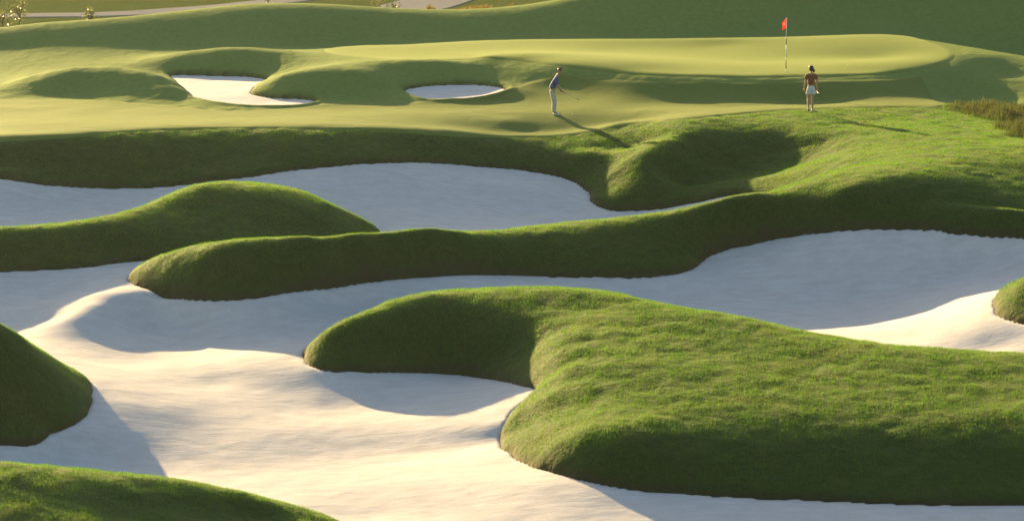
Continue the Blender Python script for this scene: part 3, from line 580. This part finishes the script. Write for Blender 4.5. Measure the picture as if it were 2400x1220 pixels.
skin_bm(bm, {'a': (*f((-.1, 0, .01)), .04), 'b': (*f((-.15, -.03, -.02)), .056), 'c': (*f((-.15, -.05, -.08)), .045), 'd': (*f((-.12, -.06, -.14)), .022)}, [('a', 'b'), ('b', 'c'), ('c', 'd')])
done('hair', bm, M_hair2, wom)
bm = bmesh.new(); blob(bm, f((.0, 0, .07)), (.108, .09, .05), 0, rot, 20, 10); blob(bm, f((.125, 0, .055)), (.075, .07, .010), 0, rot, 16, 6); done('cap', bm, M_black, wom)
bm = bmesh.new(); NS = {'hem': (0, 0, .95, (.152, .122)), 'b1': (0, 0, 1.10, (.145, .115)), 'c1': (0, 0, 1.24, (.155, .118)), 'c2': (0, 0, 1.35, (.14, .095)), 'col': (0, .005, 1.425, .06)}; ES = [('hem', 'b1'), ('b1', 'c1'), ('c1', 'c2'), ('c2', 'col')]
for s_, n_ in ((-1, 'L'), (1, 'R')):
    NS.update({'s'+n_: (s_*.155, 0, 1.365, .068), 'm'+n_: (s_*.188, -.005, 1.26, .07), 'e'+n_: (s_*.208, -.008, 1.18, .075)}); ES += [('c2', 's'+n_), ('s'+n_, 'm'+n_), ('m'+n_, 'e'+n_)]
skin_bm(bm, NS, ES); done('shirt', bm, M_red, wom)
bm = bmesh.new(); NT = {'w': (0, 0, 1.03, (.125, .10)), 'p': (0, -.01, .91, (.168, .14))}; ET = [('w', 'p')]
for s_, n_ in ((-1, 'L'), (1, 'R')):
    NT.update({'h'+n_: (s_*.082, 0, .80, .112), 'k'+n_: (s_*.095, .005, .66, .108), 'j'+n_: (s_*.098, .005, .62, .106)}); ET += [('p', 'h'+n_), ('h'+n_, 'k'+n_), ('k'+n_, 'j'+n_)]
skin_bm(bm, NT, ET); done('shorts', bm, M_short, wom)
bm = bmesh.new(); skin_bm(bm, {'a': (-.105, -.27, .15, .04), 'b': (-.105, -.23, .08, (.045, .04)), 'c': (-.105, -.17, .035, (.045, .03)), 'd': (-.105, -.12, .022, (.036, .02))}, [('a', 'b'), ('b', 'c'), ('c', 'd')], 0)
skin_bm(bm, {'a': (-.105, -.295, .11, (.034, .014)), 'b': (-.105, -.225, .03, (.036, .014))}, [('a', 'b')], 1, 1); done('shoe', bm, [M_shoe, M_sole], wom)
bm = bmesh.new(); skin_bm(bm, {'a': (.068, .02, .045, .042), 'b': (.075, .09, .045, (.045, .04)), 'c': (.088, .18, .032, (.045, .028)), 'd': (.092, .23, .026, (.036, .02))}, [('a', 'b'), ('b', 'c'), ('c', 'd')], 0)
skin_bm(bm, {'a': (.066, -.01, .05, (.03, .03)), 'b': (.067, .0, .07, (.03, .02))}, [('a', 'b')], 1, 1); done('shoe', bm, [M_shoe, M_sole], wom)
bm = bmesh.new(); a_ = Vector((.262, -.10, .70)); b_ = Vector((.225, .70, .665)); tube(bm, a_, lerp(a_, b_, .68), .006, .0075, 0); tube(bm, lerp(a_, b_, .68), b_, .011, .014, 1)
r_ = bmesh.ops.create_cube(bm, size=2, matrix=Matrix.Translation(a_+Vector((.03, -.01, -.03))) @ Euler((.2, .6, .1)).to_matrix().to_4x4() @ Matrix.Diagonal((.055, .018, .02, 1)))
bmesh.ops.bevel(bm, geom=list({e for v in r_['verts'] for e in v.link_edges}), offset=.006, segments=2, affect='EDGES')
tag(done('golf_club', bm, [M_steel, M_grip], None, GW, 0), 'putter carried low in the right hand of the woman in shorts', 'golf club')

# --- flagstick and cup
fp = on_ground(1842, 171); fs_ = bpy.data.objects.new('flagstick', None); COL.objects.link(fs_); fs_.location = fp; tag(fs_, 'red flag on a black and white banded pole on the putting green', 'flagstick')
def pole(z0, z1, mat):
    bm = bmesh.new(); tube(bm, (0, 0, z0), (0, 0, z1), .0155, .0155, 0, 12); return done('pole', bm, mat, fs_)
ppm = F/fp.y
zv = lambda v: (171-v)/ppm/CP
pole(-.05, zv(162), M_white); pole(zv(162), zv(134), M_black); pole(zv(134), zv(106), M_white); pole(zv(106), zv(85), M_black); pole(zv(85), zv(43), M_white)
bm = bmesh.new(); nx, nz = 10, 14; gr = {}
for i in range(nx+1):
    for j in range(nz+1):
        a, b = i/nx, j/nz
        x = -a*.17*(1-.25*b)-.0155; y = .045*math.sin(a*9+b*2)*a+.03*math.sin(b*4)*a; z = zv(44)-b*.36-a*.2*(1-.4*b)
        gr[i, j] = bm.verts.new((x+.02*math.sin(b*5)*a, y, z))
for i in range(nx):
    for j in range(nz):
        fc = bm.faces.new((gr[i, j], gr[i+1, j], gr[i+1, j+1], gr[i, j+1])); fc.smooth = True; fc.material_index = 1 if i in (5, 6) and 2 < j < 9 else 0
bmesh.ops.solidify(bm, geom=bm.faces[:], thickness=.003)
mf, ntf, bf = mat_new('red flag cloth'); bf.inputs['Base Color'].default_value = (.62, .035, .015, 1); bf.inputs['Roughness'].default_value = .6
tf = ntf.nodes.new('ShaderNodeBsdfTranslucent'); tf.inputs[0].default_value = (.8, .06, .02, 1); mxf = ntf.nodes.new('ShaderNodeMixShader'); mxf.inputs[0].default_value = .5
ntf.links.new(mixc(ntf, noise(ntf, 14, 2, .5, coords(ntf)), (.55, .06, .02), (.68, .09, .03)), bf.inputs['Base Color'])
ntf.links.new(bf.outputs[0], mxf.inputs[1]); ntf.links.new(tf.outputs[0], mxf.inputs[2]); ntf.links.new(mxf.outputs[0], ntf.nodes['Material Output'].inputs[0])
done('flag', bm, [mf, M_white], fs_)
bm = bmesh.new(); bmesh.ops.create_circle(bm, cap_ends=True, segments=24, radius=.054); o = done('cup', bm, M_black, None, fp+Vector((0, 0, .006))); tag(o, 'flat black disc painted in for the shaded cup at the foot of the flagstick', 'hole')  # flat disc on the turf; the dark inside of the hole is painted black
for (u, v, t) in ((1341, 271, 'white golf ball on the fairway just right of the man'), (1986, 155, 'white golf ball on the green right of the flag')):
    bm = bmesh.new(); bmesh.ops.create_icosphere(bm, subdivisions=3, radius=.0235)
    for fc in bm.faces: fc.smooth = True
    b_ = done('golf_ball', bm, M_white, None, on_ground(u, v)+Vector((0, 0, .024))); tag(b_, t, 'golf ball', 'golf balls')

# ------------------------------------------------------------------ paths, shrubs, tall grass
M_path = flat_mat('pale concrete', (.22, .22, .22), .9, .0, .12, 2.0)
def ribbon(name, pts, w_, mat):
    c = catmull([tuple(p) for p in pts], 1.2); bm = bmesh.new(); prev = None
    for i, p in enumerate(c):
        d = c[min(i+1, len(c)-1)]-c[max(i-1, 0)]; n = Vector((-d[1], d[0], 0)).normalized()
        row = [bm.verts.new((p[0]+n.x*w_*k, p[1]+n.y*w_*k, height(p[0]+n.x*w_*k, p[1]+n.y*w_*k)+h_)) for k, h_ in ((-.53, -.1), (-.5, .05), (0, .06), (.5, .05), (.53, -.1))]
        if prev:
            for a in range(4): bm.faces.new((prev[a], prev[a+1], row[a+1], row[a]))
        prev = row
    return done(name, bm, mat)
far = lambda u, y: Vector(Q(u, y, -1.5))
pr = lambda u, v: Vector(P(u, v, -1.5))
o = ribbon('path', [pr(-60, 44), pr(60, 43), pr(180, 41), pr(300, 37), pr(420, 29), pr(520, 21), pr(600, 12), pr(680, 2), pr(760, -10), pr(850, -22)], 2.6, M_path); tag(o, 'thin pale cart path winding behind the hill at upper left', 'path', None, STRUCT)
o = ribbon('path', [pr(905, 38), pr(950, 26), pr(1000, 11), pr(1050, -4), pr(1110, -18)], 4.2, M_path); tag(o, 'broad pale cart path slanting up beside the two leafy bushes', 'path', None, STRUCT)

def leaf_mat(name, c, tr):
    m, nt, b = mat_new(name); at = nt.nodes.new('ShaderNodeAttribute'); at.attribute_name = 'tint'
    col = ramp(nt, at.outputs['Fac'], [(0, tuple(x*.6 for x in c)), (.7, c), (1, tuple(min(1, x*1.8) for x in c))]); nt.links.new(col, b.inputs['Base Color'])
    b.inputs['Roughness'].default_value = .35; b.inputs['Specular IOR Level'].default_value = .6
    t = nt.nodes.new('ShaderNodeBsdfTranslucent'); mx = nt.nodes.new('ShaderNodeMixShader'); mx.inputs[0].default_value = tr
    nt.links.new(mixc(nt, 1.0, col, (1.6, 1.3, .8), 'MULTIPLY'), t.inputs[0]); nt.links.new(b.outputs[0], mx.inputs[1]); nt.links.new(t.outputs[0], mx.inputs[2]); nt.links.new(mx.outputs[0], nt.nodes['Material Output'].inputs[0]); return m
M_leaf = leaf_mat('shrub leaves', (.09, .12, .035), .45); M_bark = flat_mat('bark', (.12, .08, .05), .9, .2, .2)
def bush(u, y, hgt, wid, n, label, seed):
    r = np.random.RandomState(seed); x0 = Q(u, y, -1.4)[0]; z0 = height(x0, y)
    t = bpy.data.objects.new('shrub', None); COL.objects.link(t); t.location = (x0, y, z0); tag(t, label, 'shrub', 'shrubs behind the hill')
    bm = bmesh.new(); nd = {'a': (0, 0, -.08, .035), 'b': (.02, 0, hgt*.3, .026)}; ed = [('a', 'b')]; tips = []
    for k in range(7):
        a = k*2.4+r.rand(); q = (math.cos(a)*wid*.3*r.uniform(.4, 1), math.sin(a)*wid*.3*r.uniform(.4, 1), hgt*r.uniform(.6, .9)); nd['t%d' % k] = (*q, .009); ed.append(('b', 't%d' % k)); tips.append(q)
    skin_bm(bm, nd, ed, 0, 1); done('trunk', bm, M_bark, t)
    cl = [(r.normal(0, wid*.23), r.normal(0, wid*.23), hgt*r.uniform(.2, .92), r.uniform(.12, .24)*wid) for _ in range(22)]
    V = []; tn = []
    for k in range(n):
        c = cl[r.randint(len(cl))]; d = r.normal(size=3); d /= np.linalg.norm(d); p = np.array(c[:3])+d*c[3]*r.uniform(.5, 1.1)
        s_ = r.uniform(.028, .055); e1 = r.normal(size=3); e1 /= np.linalg.norm(e1); e2 = np.cross(e1, r.normal(size=3)); e2 /= np.linalg.norm(e2)
        V += [p-e1*s_, p+e2*s_*.5, p+e1*s_, p-e2*s_*.5]; tn += [r.rand()]*4
    me = bpy.data.meshes.new('crown'); me.from_pydata([tuple(v) for v in V], [], [(i, i+1, i+2, i+3) for i in range(0, len(V), 4)]); o = link('crown', me, M_leaf, t)
    me.attributes.new('tint', 'FLOAT', 'POINT').data.foreach_set('value', np.array(tn, np.float32))
bush(212, 171, 1.15, .95, 700, 'small round shrub with glinting leaves standing alone above the ridge', 1)
bush(6, 167, 1.1, 1.0, 700, 'lower glinting shrub cut off by the left edge', 2); bush(46, 170, 1.75, 1.0, 900, 'taller dull green shrub beside the leftmost one', 3)
bush(628, 186, .95, .6, 350, 'tiny shrub at the top edge beside the thin path', 4)
bush(884, 176, 1.15, .75, 500, 'left of the two glinting shrubs next to the broad path', 5); bush(925, 175, 1.1, .75, 500, 'right of the two glinting shrubs, touching the broad path', 6)

def tall_grass(name, label, inside, x0, x1, y0, y1, n, hgt, wid, mat, seed):
    r = np.random.RandomState(seed); x = r.uniform(x0, x1, n*3); y = r.uniform(y0, y1, n*3); k = inside(x, y); x, y = x[k][:n], y[k][:n]; n = len(x)
    z = np.array([height(a, b) for a, b in zip(x, y)]); cl = np.clip(.6+.55*rough2(x, y, .7, 71)+.3*rough2(x, y, .3, 72), .25, 1.3)
    h = hgt*cl*r.uniform(.6, 1.1, n); t = r.rand(n)*6.283; la = r.rand(n)*6.283; lm = r.rand(n)*.45*h; V = np.empty((n, 5, 3)); w_ = wid*.5
    cx, cy = np.cos(t)*w_, np.sin(t)*w_
    V[:, 0] = np.stack([x-cx, y-cy, z-.02], 1); V[:, 1] = np.stack([x+cx, y+cy, z-.02], 1)
    mx_, my_ = x+np.cos(la)*lm*.35, y+np.sin(la)*lm*.35
    V[:, 2] = np.stack([mx_+cx*.8, my_+cy*.8, z+h*.6], 1); V[:, 3] = np.stack([mx_-cx*.8, my_-cy*.8, z+h*.6], 1); V[:, 4] = np.stack([x+np.cos(la)*lm, y+np.sin(la)*lm, z+h], 1)
    me = bpy.data.meshes.new(name); idx = np.arange(n)*5
    me.vertices.add(n*5); me.vertices.foreach_set('co', V.astype(np.float32).ravel()); me.loops.add(n*7)
    me.loops.foreach_set('vertex_index', np.stack([idx, idx+1, idx+2, idx+3, idx+3, idx+2, idx+4], 1).ravel().astype(np.int32)); me.polygons.add(n*2)
    me.polygons.foreach_set('loop_start', np.stack([np.arange(n)*7, np.arange(n)*7+4], 1).ravel().astype(np.int32)); me.update(calc_edges=True)
    o = link(name, me, mat); me.attributes.new('tint', 'FLOAT', 'POINT').data.foreach_set('value', np.repeat(r.rand(n).astype(np.float32), 5)); return tag(o, label, 'tall grass', None, 'stuff')
B_tall = blade_mat('tall grass blades', (.035, .055, .018), (.06, .085, .028), (.13, .15, .06), (.08, .06, .035), .45, .45)
B_dry = blade_mat('dry grass blades', (.10, .08, .03), (.14, .11, .04), (.2, .16, .07), (.16, .11, .05), .5, .45)
tg = [on_ground(u, v) for u, v in ((2205, 256), (2260, 263), (2300, 275), (2345, 298), (2400, 328), (2520, 372))]
tgp = [(p.x, p.y) for p in tg]+[(tg[-1].x+4, tg[-1].y+1), (tg[-1].x+4, tg[0].y+3), (tg[0].x+1.2, tg[0].y+1.3)]
tall_grass('tall_grass', 'unmown tall grass with straw tips and reddish stems at the right edge', lambda x, y: (sdist(x[None], y[None], tgp, 3)[0]+.35*rough2(x, y, .8, 77)-.9*np.random.RandomState(5).rand(len(x))**2+.15) > 0,
    tg[0].x-1, tg[-1].x+4, tg[-1].y-1, tg[0].y+4, 30000, .42, .014, B_tall, 80)
def strip(u0, u1):
    a, b = Q(u0, 143, 1.5), Q(u1, 143, 1.5)
    return lambda x, y: (x > a[0]) & (x < b[0]) & (y > 142.6-.4*np.sin(x*3)) & (y < 143.8) & (rough2(x, y, .9, 79) > -.1)
for (u0, u1, t) in ((90, 240, 'low dry grass fringe behind the ridge at upper left'), (320, 560, 'dry grass fringe along the ridge below the thin path'), (1000, 1340, 'dry grass fringe behind the dip of the hill')):
    tall_grass('dry_grass', t, strip(u0, u1), Q(u0, 143, 1)[0], Q(u1, 143, 1)[0], 142, 144, 2500, .30, .02, B_dry, 81+u0)


# ------------------------------------------------------------------ haze
HAZE = .00007
if HAZE:
    me = bpy.data.meshes.new('haze'); x0, x1, y0, y1, z0, z1 = -3200, 3200, -1700, 3200, -9, 16.5
    me.from_pydata([(x, y, z) for z in (z0, z1) for y in (y0, y1) for x in (x0, x1)], [], [(0, 2, 3, 1), (4, 5, 7, 6), (0, 1, 5, 4), (2, 6, 7, 3), (0, 4, 6, 2), (1, 3, 7, 5)])
    m = bpy.data.materials.new('haze air'); m.use_nodes = True; nt = m.node_tree; nt.nodes.remove(nt.nodes['Principled BSDF'])
    pv = nt.nodes.new('ShaderNodeVolumePrincipled'); pv.inputs['Color'].default_value = (.74, .92, .85, 1); pv.inputs['Density'].default_value = HAZE; pv.inputs['Anisotropy'].default_value = .6
    nt.links.new(pv.outputs[0], nt.nodes['Material Output'].inputs['Volume'])
    tag(link('haze', me, m), 'thin warm evening haze over the course', 'haze', None, 'stuff')

# ------------------------------------------------------------------ light
w = bpy.data.worlds.new('World'); scene.world = w; w.use_nodes = True; nt = w.node_tree
sky = nt.nodes.new('ShaderNodeTexSky'); sky.sky_type = 'NISHITA'; sky.sun_disc = False; sky.sun_elevation = SUN_EL; sky.sun_rotation = SUN_AZ
sky.air_density = 1.0; sky.dust_density = 1.8
nt.links.new(sky.outputs[0], nt.nodes['Background'].inputs[0]); nt.nodes['Background'].inputs[1].default_value = .06
sl = bpy.data.lights.new('sun', 'SUN'); sl.energy = 5; sl.angle = R(.5); sl.color = (1, .71, .33)
so = bpy.data.objects.new('sun', sl); COL.objects.link(so)
sd = Vector((math.sin(SUN_AZ)*math.cos(SUN_EL), math.cos(SUN_AZ)*math.cos(SUN_EL), math.sin(SUN_EL)))
so.rotation_euler = sd.to_track_quat('Z', 'Y').to_euler(); so.location = sd*300

cam = bpy.data.cameras.new('camera'); co = bpy.data.objects.new('camera', cam); COL.objects.link(co); scene.camera = co
cam.sensor_width = 36; cam.sensor_fit = 'HORIZONTAL'; cam.lens = 36*F/2400; cam.clip_start = .5; cam.clip_end = 6000
co.location = (0, 0, HC); co.rotation_euler = (math.pi/2-PITCH, 0, 0)
cam.dof.use_dof = True; cam.dof.focus_distance = 118; cam.dof.aperture_fstop = 1.3
vs_ = scene.view_settings; vs_.view_transform = 'Standard'; vs_.look = 'None'; vs_.exposure = 1.86; vs_.gamma = 1; vs_.use_curve_mapping = False
scene.cycles.use_denoising = True; scene.cycles.max_bounces = 6; scene.cycles.volume_bounces = 0
